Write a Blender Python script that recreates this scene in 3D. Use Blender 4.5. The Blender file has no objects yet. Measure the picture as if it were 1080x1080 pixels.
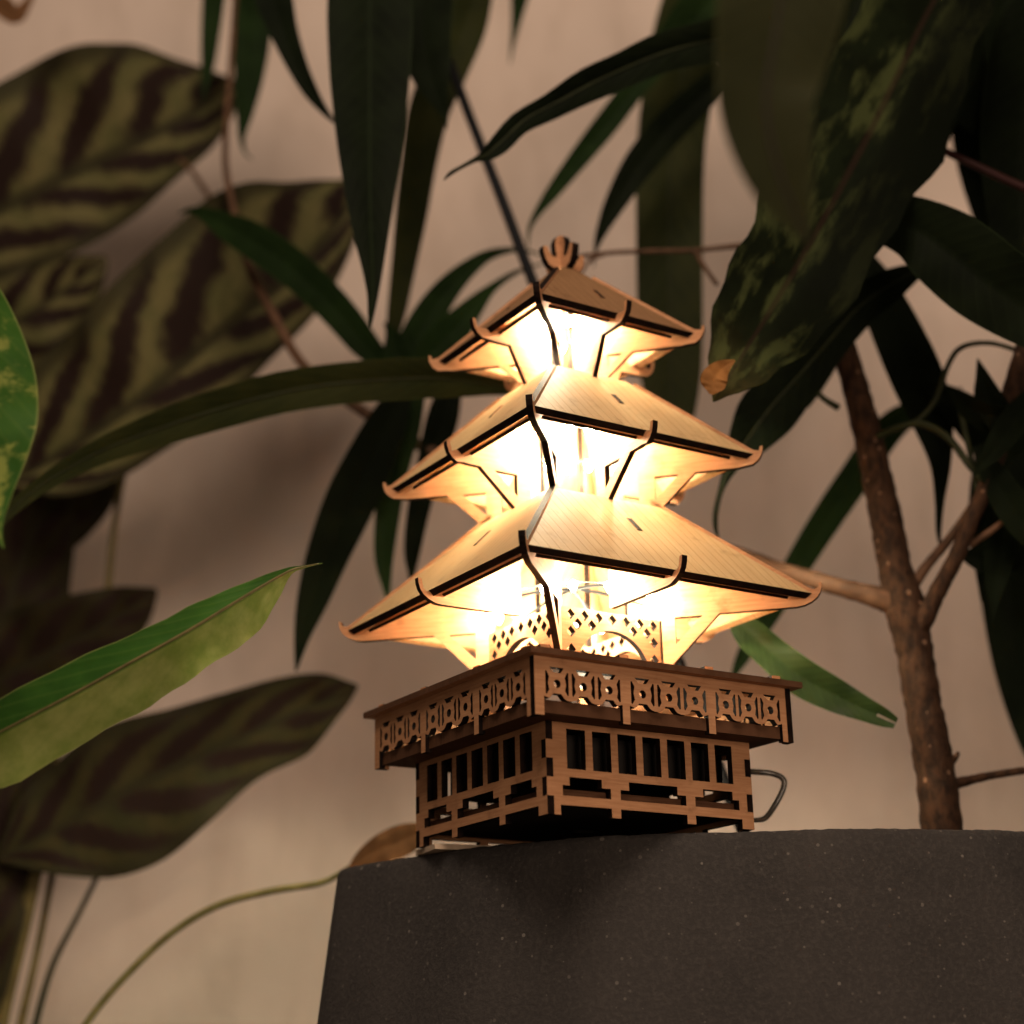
import bpy, math, random
from mathutils import Vector, Matrix
random.seed(7)
sc = bpy.context.scene
COL = sc.collection
R = math.radians

# ------------------------------------------------------------------ camera (solved from the photograph)
TH, CAMY, CAMZ = R(34.83), -10.188, -1.436
PIT, YAW, ROL, F = R(18.64), R(-2.02), R(1.34), 1852.0
cam_loc = Vector((0, CAMY, CAMZ))
fwd = Vector((math.sin(YAW)*math.cos(PIT), math.cos(YAW)*math.cos(PIT), math.sin(PIT)))
r0 = Vector((math.cos(YAW), -math.sin(YAW), 0)); u0 = r0.cross(fwd)
# image a = r.X, b = u.X ; pixel x = cos*a - sin*b, y = sin*a + cos*b
right = r0*math.cos(ROL) - u0*math.sin(ROL)
up = r0*math.sin(ROL) + u0*math.cos(ROL)
cd = bpy.data.cameras.new('camera'); cam = bpy.data.objects.new('camera', cd); COL.objects.link(cam)
M = Matrix((right, up, -fwd)).transposed().to_4x4(); M.translation = cam_loc
cam.matrix_world = M
cd.sensor_width = 36; cd.lens = 36*F/1080; cd.clip_start = .05; cd.clip_end = 100
cd.dof.use_dof = True; cd.dof.focus_distance = 9.75; cd.dof.aperture_fstop = .37; cd.dof.aperture_blades = 0
sc.camera = cam

def ray(px, py):
    return fwd + right*((px-540)/F) + up*((540-py)/F)
def at(px, py, y):
    d = ray(px, py); return cam_loc + d*((y-cam_loc.y)/d.y)
def at_z(px, py, z):
    d = ray(px, py); return cam_loc + d*((z-cam_loc.z)/d.z)

# ------------------------------------------------------------------ node helpers
def new_mat(name):
    m = bpy.data.materials.new(name); m.use_nodes = True
    nt = m.node_tree; nt.nodes.clear()
    out = nt.nodes.new('ShaderNodeOutputMaterial')
    b = nt.nodes.new('ShaderNodeBsdfPrincipled'); nt.links.new(b.outputs[0], out.inputs[0])
    return m, nt, b, out
def nd(nt, t, **k):
    n = nt.nodes.new(t)
    for a, v in k.items():
        if a in n.inputs.keys() if isinstance(a, str) else False: n.inputs[a].default_value = v
        else: setattr(n, a, v)
    return n
def mth(nt, op, a, b=None, c=None, clamp=False):
    n = nt.nodes.new('ShaderNodeMath'); n.operation = op; n.use_clamp = clamp
    for i, v in enumerate((a, b, c)):
        if v is None: continue
        if isinstance(v, (int, float)): n.inputs[i].default_value = v
        else: nt.links.new(v, n.inputs[i])
    return n.outputs[0]
def mixc(nt, f, a, b):
    n = nt.nodes.new('ShaderNodeMix'); n.data_type = 'RGBA'
    for s, v in ((n.inputs[0], f), (n.inputs[6], a), (n.inputs[7], b)):
        if isinstance(v, (int, float)): s.default_value = v
        elif isinstance(v, tuple): s.default_value = (*v, 1) if len(v) == 3 else v
        else: nt.links.new(v, s)
    return n.outputs[2]
def noise(nt, vec, scale, detail=3, rough=.55):
    n = nt.nodes.new('ShaderNodeTexNoise'); n.inputs['Scale'].default_value = scale
    n.inputs['Detail'].default_value = detail; n.inputs['Roughness'].default_value = rough
    if vec is not None: nt.links.new(vec, n.inputs['Vector'])
    return n.outputs['Fac']
def coords(nt, kind='Object', scale=(1, 1, 1)):
    t = nt.nodes.new('ShaderNodeTexCoord'); mp = nt.nodes.new('ShaderNodeMapping')
    mp.inputs['Scale'].default_value = scale; nt.links.new(t.outputs[kind], mp.inputs[0]); return mp.outputs[0]
def ramp(nt, fac, lo, hi):
    n = nt.nodes.new('ShaderNodeMapRange'); n.interpolation_type = 'SMOOTHSTEP'
    n.inputs[1].default_value = lo; n.inputs[2].default_value = hi; nt.links.new(fac, n.inputs[0]); return n.outputs[0]
def bump(nt, h, s, d, b):
    n = nt.nodes.new('ShaderNodeBump'); n.inputs['Strength'].default_value = s; n.inputs['Distance'].default_value = d
    nt.links.new(h, n.inputs['Height']); nt.links.new(n.outputs[0], b.inputs['Normal'])

# ------------------------------------------------------------------ materials
def wood(name, c1, c2, gscale=(3, 40, 1), lines=False):
    m, nt, b, _ = new_mat(name)
    v = coords(nt, 'UV', gscale)
    g = noise(nt, v, 1.6, 4, .6)
    g2 = noise(nt, coords(nt, 'Object', (1, 1, 1)), 2.3, 2)
    col = mixc(nt, ramp(nt, g, .3, .72), c1, tuple((p_+q_)/2 for p_, q_ in zip(c1, c2)) if lines else c2)
    col = mixc(nt, mth(nt, 'MULTIPLY', ramp(nt, g2, .35, .75), .28), col, (c2[0]*.72, c2[1]*.66, c2[2]*.6))
    if lines:
        uv = nt.nodes.new('ShaderNodeUVMap'); sp = nt.nodes.new('ShaderNodeSeparateXYZ'); nt.links.new(uv.outputs[0], sp.inputs[0])
        x = mth(nt, 'ADD', sp.outputs[0], mth(nt, 'MULTIPLY', noise(nt, coords(nt, 'UV', (2, 2, 1)), 1.5, 2), .012))
        f = mth(nt, 'ABSOLUTE', mth(nt, 'SUBTRACT', mth(nt, 'FRACT', mth(nt, 'MULTIPLY', x, 15.0)), .5))
        ln = mth(nt, 'SUBTRACT', 1.0, ramp(nt, f, .0, .075))
        ln = mth(nt, 'MULTIPLY', ln, mth(nt, 'ADD', .25, mth(nt, 'MULTIPLY', noise(nt, coords(nt, 'UV', (6, 5, 1)), 2, 3), .7)))
        col = mixc(nt, mth(nt, 'MULTIPLY', ln, .95), col, (c2[0]*.38, c2[1]*.27, c2[2]*.16))
        bump(nt, mth(nt, 'SUBTRACT', mth(nt, 'MULTIPLY', g, .2), ln), .25, .01, b)
    else:
        bump(nt, g, .15, .006, b)
    sm = noise(nt, coords(nt, 'Object', (1, 1, 1)), 7, 5, .65)
    col = mixc(nt, mth(nt, 'MULTIPLY', ramp(nt, sm, .54, .74), .45), col, tuple(x*.45 for x in c2))
    nt.links.new(col, b.inputs['Base Color']); b.inputs['Roughness'].default_value = .62
    b.inputs['Specular IOR Level'].default_value = .07
    return m
WOOD = wood('birch_plywood', (.46, .24, .122), (.35, .168, .082))
ROOFW = wood('scored_roof_plywood', (.46, .315, .16), (.36, .23, .108), (26, 2.2, 1), True)
ROOFD = wood('shaded_roof_plywood', (.225, .125, .060), (.165, .085, .040), (26, 2.2, 1), True)  # roof plywood again, darkened in its colour for the unlit top roof
def burnt():
    m, nt, b, _ = new_mat('laser_burnt_edge')
    n = noise(nt, coords(nt, 'Object', (1, 1, 1)), 14, 4)
    col = mixc(nt, ramp(nt, n, .35, .75), (.004, .0022, .0018), (.016, .0075, .0045))
    nt.links.new(col, b.inputs['Base Color']); b.inputs['Roughness'].default_value = .7; b.inputs['Specular IOR Level'].default_value = .06
    return m
BURNT = burnt()
BROWN = wood('scorched_shade_plywood', (.11, .052, .028), (.07, .032, .016))  # scorched edges and slats, plus shade painted into the lower deck
def plain(name, c, rough=.5, metal=0, var=.25, scale=8):
    m, nt, b, _ = new_mat(name)
    n = noise(nt, coords(nt), scale, 4)
    col = mixc(nt, ramp(nt, n, .3, .7), c, tuple(x*(1-var) for x in c))
    nt.links.new(col, b.inputs['Base Color']); b.inputs['Roughness'].default_value = rough; b.inputs['Specular IOR Level'].default_value = .12; b.inputs['Metallic'].default_value = metal
    return m
DARK = plain('dark_board', (.02, .017, .015), .7)
BLACKP = plain('black_plastic_rod', (.006, .006, .007), .6)
SHIM = plain('pale_card', (.55, .42, .30), .8)
SOIL = plain('soil', (.022, .015, .010), .95, var=.6, scale=14)
def clear_wire():
    m, nt, b, _ = new_mat('grey_clear_wire')
    col = mixc(nt, ramp(nt, noise(nt, coords(nt), 20), .4, .6), (.07, .066, .055), (.14, .12, .095))
    nt.links.new(col, b.inputs['Base Color']); b.inputs['Roughness'].default_value = .2; b.inputs['Transmission Weight'].default_value = .45
    return m
WIRE = clear_wire()
def led(name, strength):
    m, nt, b, out = new_mat(name)
    b.inputs['Base Color'].default_value = (1, .85, .6, 1)
    b.inputs['Emission Color'].default_value = (1, .92, .66, 1); b.inputs['Emission Strength'].default_value = strength
    return m
LED = led('led_glow', 1250); LEDW = led('weak_led_glow', 1500)
def plaster():
    m, nt, b, _ = new_mat('wall_plaster')
    n1 = noise(nt, coords(nt), .35, 3); n2 = noise(nt, coords(nt, 'Object', (1, 1, 1)), 9, 5)
    col = mixc(nt, ramp(nt, n1, .3, .7), (.74, .605, .51), (.62, .50, .415))
    col = mixc(nt, mth(nt, 'MULTIPLY', ramp(nt, noise(nt, coords(nt, 'Object', (1.6, 1, .5)), 1.1, 6, .65), .42, .75), .55), col, (.50, .39, .31))
    nt.links.new(col, b.inputs['Base Color']); b.inputs['Roughness'].default_value = .9
    bump(nt, n2, .35, .03, b)
    return m
PLASTER = plaster()
def concrete():
    m, nt, b, _ = new_mat('dark_concrete')
    c = coords(nt)
    n1 = noise(nt, c, 1.2, 4); n2 = noise(nt, c, 38, 6, .7)
    col = mixc(nt, ramp(nt, n1, .3, .7), (.029, .0245, .0215), (.019, .016, .014))
    col = mixc(nt, mth(nt, 'MULTIPLY', ramp(nt, n2, .42, .7), .55), col, (.062, .053, .046))
    vo = nt.nodes.new('ShaderNodeTexVoronoi'); vo.inputs['Scale'].default_value = 9; nt.links.new(c, vo.inputs['Vector'])
    rnd = nt.nodes.new('ShaderNodeSeparateColor'); nt.links.new(vo.outputs['Color'], rnd.inputs[0])
    rad = mth(nt, 'MULTIPLY', mth(nt, 'POWER', rnd.outputs[0], 3.0), .12)
    sp = mth(nt, 'LESS_THAN', vo.outputs['Distance'], rad)
    col = mixc(nt, mth(nt, 'MULTIPLY', sp, .45), col, (.26, .23, .20))
    vo2 = nt.nodes.new('ShaderNodeTexVoronoi'); vo2.inputs['Scale'].default_value = 5.3; nt.links.new(c, vo2.inputs['Vector'])
    r2 = nt.nodes.new('ShaderNodeSeparateColor'); nt.links.new(vo2.outputs['Color'], r2.inputs[0])
    pit = mth(nt, 'LESS_THAN', vo2.outputs['Distance'], mth(nt, 'MULTIPLY', mth(nt, 'POWER', r2.outputs[1], 4.0), .12))
    col = mixc(nt, mth(nt, 'MULTIPLY', pit, .8), col, (.012, .011, .01))
    st = noise(nt, coords(nt, 'Object', (1.2, 1.2, .45)), .9, 6, .65)
    col = mixc(nt, mth(nt, 'MULTIPLY', ramp(nt, st, .48, .72), .4), col, (.052, .044, .037))
    col = mixc(nt, mth(nt, 'MULTIPLY', ramp(nt, noise(nt, c, 2.6, 5, .6), .55, .8), .45), col, (.014, .012, .0105))
    v3 = nt.nodes.new('ShaderNodeTexVoronoi'); v3.inputs['Scale'].default_value = 24; nt.links.new(c, v3.inputs['Vector'])
    r3 = nt.nodes.new('ShaderNodeSeparateColor'); nt.links.new(v3.outputs['Color'], r3.inputs[0])
    s3 = mth(nt, 'LESS_THAN', v3.outputs['Distance'], mth(nt, 'MULTIPLY', mth(nt, 'POWER', r3.outputs[2], 3.0), .26))
    col = mixc(nt, mth(nt, 'MULTIPLY', s3, mth(nt, 'MULTIPLY', r3.outputs[0], .5)), col, (.19, .165, .14))
    nt.links.new(col, b.inputs['Base Color']); b.inputs['Roughness'].default_value = .85
    bump(nt, mth(nt, 'SUBTRACT', n2, mth(nt, 'MULTIPLY', pit, 1.5)), .5, .03, b)
    return m
CONC = concrete()
def bark():
    m, nt, b, _ = new_mat('bark')
    n = noise(nt, coords(nt, 'Object', (5, 5, 2.4)), 4, 6, .7)
    col = mixc(nt, ramp(nt, n, .3, .7), (.010, .0050, .0029), (.052, .0245, .012))
    vo = nt.nodes.new('ShaderNodeTexVoronoi'); vo.inputs['Scale'].default_value = 13; nt.links.new(coords(nt, 'Object', (1, 1, .8)), vo.inputs['Vector'])
    r2 = nt.nodes.new('ShaderNodeSeparateColor'); nt.links.new(vo.outputs['Color'], r2.inputs[0])
    sp = mth(nt, 'LESS_THAN', vo.outputs['Distance'], mth(nt, 'MULTIPLY', r2.outputs[0], .2))
    col = mixc(nt, mth(nt, 'MULTIPLY', sp, .6), col, (.26, .15, .09))
    nt.links.new(col, b.inputs['Base Color']); b.inputs['Roughness'].default_value = .7; b.inputs['Specular IOR Level'].default_value = .1
    bump(nt, mth(nt, 'ADD', n, mth(nt, 'MULTIPLY', sp, .4)), .8, .03, b)
    return m
BARK = bark()
TWIG = plain('reddish_twig', (.12, .062, .034), .6, var=.5)
GTWIG = plain('green_twig', (.022, .026, .009), .55, var=.4)
STALK = plain('olive_stalk', (.14, .11, .04), .6, var=.4)
RUN = plain('pale_runner', (.17, .15, .055), .6, var=.4)
DRY = plain('dry_brown_leaf', (.16, .075, .03), .7, var=.5, scale=3)

RIBD = plain('dark_red_midrib', (.016, .012, .007), .6)
DRYL = plain('lit_dry_leaf', (.30, .13, .035), .7, var=.6, scale=5)  # dry leaf with the lamp's orange light put into its colour
def leaf_mat(name, c1, c2, kind='plain', trans=.18, rough=.5, spec=.025, half=False):
    m, nt, b, out = new_mat(name)
    uv = nt.nodes.new('ShaderNodeUVMap'); sp = nt.nodes.new('ShaderNodeSeparateXYZ'); nt.links.new(uv.outputs[0], sp.inputs[0])
    u = sp.outputs[0]; s = mth(nt, 'SUBTRACT', mth(nt, 'MULTIPLY', sp.outputs[1], 2.0), 1.0)
    av = mth(nt, 'ABSOLUTE', s)
    n = noise(nt, coords(nt), 3.0, 4)
    col = mixc(nt, ramp(nt, n, .3, .7), c1, c2)
    if kind == 'plain':
        ve = mth(nt, 'ABSOLUTE', mth(nt, 'SUBTRACT', mth(nt, 'FRACT', mth(nt, 'SUBTRACT', mth(nt, 'MULTIPLY', u, 26.0), mth(nt, 'MULTIPLY', av, 2.2))), .5))
        col = mixc(nt, mth(nt, 'MULTIPLY', mth(nt, 'SUBTRACT', 1.0, ramp(nt, ve, 0, .12)), .22), col, tuple(min(1, x*2.0) for x in c2))
        col = mixc(nt, mth(nt, 'MULTIPLY', ramp(nt, av, .955, 1.0), .6), col, tuple(min(1, x*3.2) for x in c2))
        h = ve
    elif kind == 'calathea':
        w = mth(nt, 'ADD', mth(nt, 'ADD', mth(nt, 'MULTIPLY', u, 5.6), mth(nt, 'MULTIPLY', mth(nt, 'POWER', av, 1.35), 1.5)), mth(nt, 'MULTIPLY', noise(nt, coords(nt, 'Object'), 1.5, 4), .95))
        side = mth(nt, 'MULTIPLY', mth(nt, 'GREATER_THAN', s, 0.0), .5)
        fr = mth(nt, 'ABSOLUTE', mth(nt, 'SUBTRACT', mth(nt, 'FRACT', mth(nt, 'ADD', w, side)), .5))
        # long ellipses: narrow near the midrib and the margin
        prof = mth(nt, 'MULTIPLY', mth(nt, 'POWER', mth(nt, 'ABSOLUTE', mth(nt, 'SINE', mth(nt, 'MULTIPLY', mth(nt, 'POWER', av, .8), math.pi))), .5), .29)
        d = mth(nt, 'SUBTRACT', prof, fr)
        dk = ramp(nt, mth(nt, 'ADD', d, mth(nt, 'MULTIPLY', mth(nt, 'SUBTRACT', noise(nt, coords(nt, 'UV', (60, 5, 1)), 1.0, 3), .5), .30)), -.15, .13)
        mar = ramp(nt, av, .72, .92); mid = mth(nt, 'SUBTRACT', 1.0, ramp(nt, av, .03, .12))
        dark = (.020, .012, .0095)
        fine = mth(nt, 'ABSOLUTE', mth(nt, 'SUBTRACT', mth(nt, 'FRACT', mth(nt, 'MULTIPLY', w, 6.0)), .5))
        col = mixc(nt, mth(nt, 'MULTIPLY', ramp(nt, fine, .2, .5), .25), col, (.045, .04, .016))
        col = mixc(nt, dk, col, dark)
        col = mixc(nt, mth(nt, 'MULTIPLY', mth(nt, 'MAXIMUM', mar, mid), .85), col, (.026, .023, .012))
        h = fine
    elif kind == 'mottle':
        nn = noise(nt, coords(nt, 'UV', (7, 3.5, 1)), 1.0, 5, .6)
        n3 = noise(nt, coords(nt, 'UV', (18, 5, 1)), 1.0, 3, .6)
        col = mixc(nt, mth(nt, 'MULTIPLY', ramp(nt, nn, .47, .60), .95), col, (.046, .056, .020))
        col = mixc(nt, mth(nt, 'MULTIPLY', ramp(nt, n3, .55, .66), .7), col, (.005, .007, .004))
        col = mixc(nt, mth(nt, 'MULTIPLY', mth(nt, 'MULTIPLY', ramp(nt, s, .0, .4), mth(nt, 'SUBTRACT', 1.0, ramp(nt, u, .5, .75))), .85), col, (.004, .005, .003))
        col = mixc(nt, mth(nt, 'MULTIPLY', ramp(nt, u, .62, .9), .75), col, mixc(nt, ramp(nt, n3, .35, .65), (.030, .028, .011), (.050, .042, .016)))  # lamp light on the lower end, painted in as lighter olive
        col = mixc(nt, mth(nt, 'MULTIPLY', mth(nt, 'SUBTRACT', 1.0, ramp(nt, av, .02, .07)), .6), col, (.025, .014, .010))
        h = nn
    elif kind == 'pale':
        nn = noise(nt, coords(nt, 'UV', (14, 2.2, 1)), 1.0, 4, .6)
        z = mth(nt, 'ADD', nn, mth(nt, 'MULTIPLY', mth(nt, 'SUBTRACT', 0.5, av), .10))
        col = mixc(nt, ramp(nt, z, .50, .62), col, (.17, .20, .045))
        if half:
            st = noise(nt, coords(nt, 'UV', (9, 1.2, 1)), 2.0, 3)
            hf = mth(nt, 'MULTIPLY', ramp(nt, s, .0, .10), mth(nt, 'ADD', .55, mth(nt, 'MULTIPLY', st, .6)), clamp=True)
            col = mixc(nt, hf, mixc(nt, ramp(nt, n, .3, .7), c1, c2), mixc(nt, ramp(nt, nn, .30, .75), (.17, .22, .045), (.32, .34, .11)))
        ve = mth(nt, 'ABSOLUTE', mth(nt, 'SUBTRACT', mth(nt, 'FRACT', mth(nt, 'SUBTRACT', mth(nt, 'MULTIPLY', u, 14.0), mth(nt, 'MULTIPLY', av, 2.4))), .5))
        col = mixc(nt, mth(nt, 'MULTIPLY', mth(nt, 'SUBTRACT', 1.0, ramp(nt, ve, 0, .2)), .12), col, (.11, .17, .035))
        col = mixc(nt, mth(nt, 'MULTIPLY', ramp(nt, av, .94, 1.0), .5), col, (.26, .28, .09))
        h = ve
    nt.links.new(col, b.inputs['Base Color']); b.inputs['Roughness'].default_value = rough
    b.inputs['Specular IOR Level'].default_value = spec
    bump(nt, h, .12, .02, b)
    t = nt.nodes.new('ShaderNodeBsdfTranslucent'); nt.links.new(col, t.inputs[0])
    mx = nt.nodes.new('ShaderNodeMixShader'); mx.inputs[0].default_value = trans
    nt.links.new(b.outputs[0], mx.inputs[1]); nt.links.new(t.outputs[0], mx.inputs[2]); nt.links.new(mx.outputs[0], out.inputs[0])
    return m
FIG = leaf_mat('fig_leaf', (.0035, .0052, .0025), (.006, .009, .0038), spec=.018)
FIGL = leaf_mat('fig_leaf_olive', (.015, .019, .006), (.024, .027, .008))
FIGG = leaf_mat('fig_leaf_green', (.008, .017, .005), (.014, .029, .008), trans=.25)
FIGLIT = leaf_mat('fig_leaf_fresh', (.010, .019, .005), (.018, .031, .008), trans=.06, spec=.12, rough=.35)
CALA = leaf_mat('calathea_leaf', (.098, .097, .037), (.138, .122, .051), 'calathea', .15, .5)
CALAD = leaf_mat('calathea_leaf_deep_shade', (.018, .015, .007), (.030, .024, .011), 'calathea', .1, .5)  # same leaf with deep shade put into its colour
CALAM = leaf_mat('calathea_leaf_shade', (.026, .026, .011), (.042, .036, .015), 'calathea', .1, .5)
MOTT = leaf_mat('mottled_leaf', (.006, .008, .004), (.009, .013, .006), 'mottle', .3, spec=.008)
OLIVE = leaf_mat('olive_leaf', (.016, .018, .007), (.022, .023, .009), 'plain', .3, .6)
PALE = leaf_mat('pale_green_leaf', (.022, .065, .010), (.038, .10, .015), 'pale', .3, .4)
PALEH = leaf_mat('half_pale_leaf', (.020, .060, .010), (.034, .095, .014), 'pale', .3, .4, half=True)

# ------------------------------------------------------------------ object helpers
def tag(o, label=None, cat=None, group=None, kind=None):
    for k, v in (('label', label), ('category', cat), ('group', group), ('kind', kind)):
        if v: o[k] = v
    return o
def empty(name, loc, label, cat):
    o = bpy.data.objects.new(name, None); COL.objects.link(o); o.location = loc; o.empty_display_size = .1
    return tag(o, label, cat)
def link_mesh(name, me, mats, parent=None, world=True):
    o = bpy.data.objects.new(name, me); COL.objects.link(o)
    for m in (mats if isinstance(mats, (list, tuple)) else [mats]):
        me.materials.append(m)
    if parent:
        o.parent = parent
        if world:   # vertices were given in world space; move them into the parent's frame
            me.transform(Matrix.Translation(parent_world(parent)).inverted())
    return o
def parent_world(p):
    v = Vector(p.location)
    return v + parent_world(p.parent) if p.parent else v
def mesh(name, vs, fs, mats, parent=None, smooth=True, uv=None, world=True):
    me = bpy.data.meshes.new(name); me.from_pydata([tuple(v) for v in vs], [], fs); me.update()
    if uv:
        l = me.uv_layers.new(name='UVMap')
        for lp in me.loops: l.data[lp.index].uv = uv[lp.vertex_index]
    if smooth:
        for p in me.polygons: p.use_smooth = True
    return link_mesh(name, me, mats, parent, world)

def catmull(pts, n):
    out = []; m = len(pts)
    for k in range(n+1):
        t = k/n*(m-1); i = min(int(t), m-2); f = t-i
        p0, p1, p2, p3 = pts[max(i-1, 0)], pts[i], pts[i+1], pts[min(i+2, m-1)]
        out.append([.5*((2*b)+(-a+c)*f+(2*a-5*b+4*c-d)*f*f+(-a+3*b-3*c+d)*f**3) for a, b, c, d in zip(p0, p1, p2, p3)])
    return out

def tube(name, pts, mat, parent=None, n=None, sides=10, knobby=0, seed=0):
    """pts: (x, y, z, radius) in world space"""
    rnd = random.Random(seed)
    n = n or 8*(len(pts)-1)
    P = catmull([list(p) for p in pts], n)
    vs, fs = [], []; prev = None
    for i, p in enumerate(P):
        c = Vector(p[:3]); t = (Vector(P[min(i+1, n)][:3]) - Vector(P[max(i-1, 0)][:3])).normalized()
        if prev is None: prev = t.orthogonal().normalized()
        a = (prev - t*prev.dot(t)).normalized(); b = t.cross(a); prev = a
        rr = max(p[3], .001)*(1 + knobby*(rnd.random()-.5))
        for k in range(sides):
            an = 2*math.pi*k/sides
            vs.append(c + (a*math.cos(an) + b*math.sin(an))*rr*(1+knobby*.5*(rnd.random()-.5)))
    for i in range(n):
        for k in range(sides):
            k2 = (k+1) % sides
            fs.append((i*sides+k, i*sides+k2, (i+1)*sides+k2, (i+1)*sides+k))
    fs.append(tuple(range(sides-1, -1, -1))); fs.append(tuple(n*sides+k for k in range(sides)))
    return mesh(name, vs, fs, mat, parent)
def ptube(name, pts, mat, parent=None, **k):
    """pts: (px, py, depth y, half width in px)"""
    out = []
    for x, y, d, w in pts:
        p = at(x, y, d); out.append((*p, w*(p-cam_loc).dot(fwd)/F))
    return tube(name, out, mat, parent, **k)

def leaf(parent, pts, y0, y1, mat, ragged=0, fold=.25, roll=0, wave=.05, notch=0, midrib=None, seed=0, bow=0, name='leaf', label=None):
    """pts: (px, py, width[, lower width]) measured along the midrib; real surface between depths y0 and y1"""
    rnd = random.Random(seed*31+5)
    m = len(pts); q = [[p[0], p[1], p[2], p[3] if len(p) > 3 else p[2]] for p in pts]
    n = 40; S = catmull(q, n)
    W = []
    for i, s in enumerate(S):
        t = i/n; W.append(at(s[0], s[1], y0+(y1-y0)*t - bow*math.sin(math.pi*t)))
    cs = [-1, -.72, -.4, -.12, 0, .12, .4, .72, 1]
    vs, uv, fs = [], [], []
    ph = rnd.random()*6; ph2 = rnd.random()*6
    for i, s in enumerate(S):
        p = W[i]; T = (W[min(i+1, n)]-W[max(i-1, 0)]).normalized()
        V = (p-cam_loc).normalized(); sd = T.cross(V)
        sd = sd.normalized() if sd.length > 1e-4 else right
        nrm = sd.cross(T).normalized()
        if nrm.dot(V) > 0: nrm = -nrm                      # towards the viewer's side
        dep = (p-cam_loc).dot(fwd)/F
        for c in cs:
            w = (s[2] if c < 0 else s[3]); w = max(w, .4)*dep*(1+ragged*math.sin(i*1.1+(2 if c > 0 else 0))*math.sin(i*.47+ph)*2)
            a = c*w
            h = fold*abs(c)*w - fold*.45*w*c*c
            h += wave*w*math.sin(i*.42+ph+(1.7 if c > 0 else 0))*c*c + .4*wave*w*math.sin(i*.9+ph2)*abs(c)
            h += math.tan(roll)*a
            vs.append(p + sd*a*1.0 + nrm*h); uv.append((i/n, c*.5+.5))
    k = len(cs)
    for i in range(n):
        for j in range(k-1):
            if notch and i/n > 1-notch and j in (3, 4): continue
            fs.append((i*k+j, i*k+j+1, (i+1)*k+j+1, (i+1)*k+j))
    o = mesh(name, vs, fs, mat, parent, uv=uv)
    if label: o['label'] = label
    if midrib:
        pr_ = [(*(Vector(W[i])+Vector((0, -.004, 0))), .0075*(1-.75*abs(2*i/n-1)**2)+.001) for i in range(1, n, 3)]
        r_ = tube('midrib', pr_, midrib, None, sides=6)
        r_.parent = o; r_.data.transform(Matrix.Translation(parent_world(o)).inverted())
    return o

# ------------------------------------------------------------------ setting: wall, floor
WY = 5.6
def sheet(name, vs, mat):
    o = mesh(name, vs, [(0, 1, 2, 3)], mat, smooth=False); o['kind'] = 'structure'; return o
sheet('wall', [(-14, WY, -5), (14, WY, -5), (14, WY, 14), (-14, WY, 14)], PLASTER)
sheet('floor', [(-14, -14, -5), (14, -14, -5), (14, WY, -5), (-14, WY, -5)], plain('floor_screed', (.12, .10, .085), .7))

# ------------------------------------------------------------------ planter
ZR = -.035
rimpx = [(361, 915), (400, 908), (441, 902), (500, 893), (575, 886), (650, 880), (794, 876), (900, 873), (1000, 874), (1080, 876)]
rim = [tuple(at_z(x, y, ZR))[:2] for x, y in rimpx]
A0 = rim[0]
outline = rim + [(3.05, .45), (3.4, 1.1), (3.5, 2.2), (3.35, 3.3), (2.7, 4.1), (1.0, 4.35), (-.6, 4.2), (-1.45, 3.5), (A0[0]-.12, 2.2), (A0[0]-.07, 1.25), (A0[0]-.02, A0[1]+.18)]
cx, cy = .95, 2.1
def ring(s, z):
    return [Vector((cx+(x-cx)*s, cy+(y-cy)*s, z)) for x, y in outl]
m_ = len(outline); outl = []
for i in range(m_):
    p0, p1, p2, p3 = (outline[(i+k) % m_] for k in (-1, 0, 1, 2))
    for f in [q_/16 for q_ in range(16)]:
        outl.append(tuple(.5*((2*b)+(-a+c)*f+(2*a-5*b+4*c-d)*f*f+(-a+3*b-3*c+d)*f**3) for a, b, c, d in zip(p0, p1, p2, p3)))
prof = [(1.0, -4.995), (1.245, -4.99), (1.25, -4.95), (1.12, -2.4), (1.012, -.22), (1.004, -.075), (.999, -.047), (.993, -.037), (.985, ZR), (.90, ZR), (.885, -.05), (.86, -.4), (.80, -1.0)]
vs, fs = [], []; nn_ = len(outl)
rj = random.Random(11)
for jj, (s, z) in enumerate(prof):
    vs += [v+Vector((rj.uniform(-.003, .003), rj.uniform(-.003, .003), rj.uniform(-.004, .002))) if 5 <= jj <= 8 else v for v in ring(s, z)]
for j in range(len(prof)-1):
    for i in range(nn_):
        i2 = (i+1) % nn_; fs.append((j*nn_+i, j*nn_+i2, (j+1)*nn_+i2, (j+1)*nn_+i))
fs.append(tuple(range(nn_-1, -1, -1)))
pl = mesh('planter', vs, fs, CONC)
tag(pl, 'large dark grey speckled concrete planter under the glowing pagoda lamp', 'planter')
vs, fs = [], []
sr = [(.875, -.16), (.7, -.13), (.45, -.10), (.2, -.09)]
rs = random.Random(3)
for s, z in sr: vs += [v+Vector((0, 0, rs.uniform(-.02, .02))) for v in ring(s, z)]
for j in range(3):
    for i in range(nn_):
        i2 = (i+1) % nn_; fs.append((j*nn_+i, j*nn_+i2, (j+1)*nn_+i2, (j+1)*nn_+i))
fs.append(tuple(3*nn_+i for i in range(nn_)))
so = mesh('soil', vs, fs, SOIL); so['kind'] = 'structure'

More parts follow.
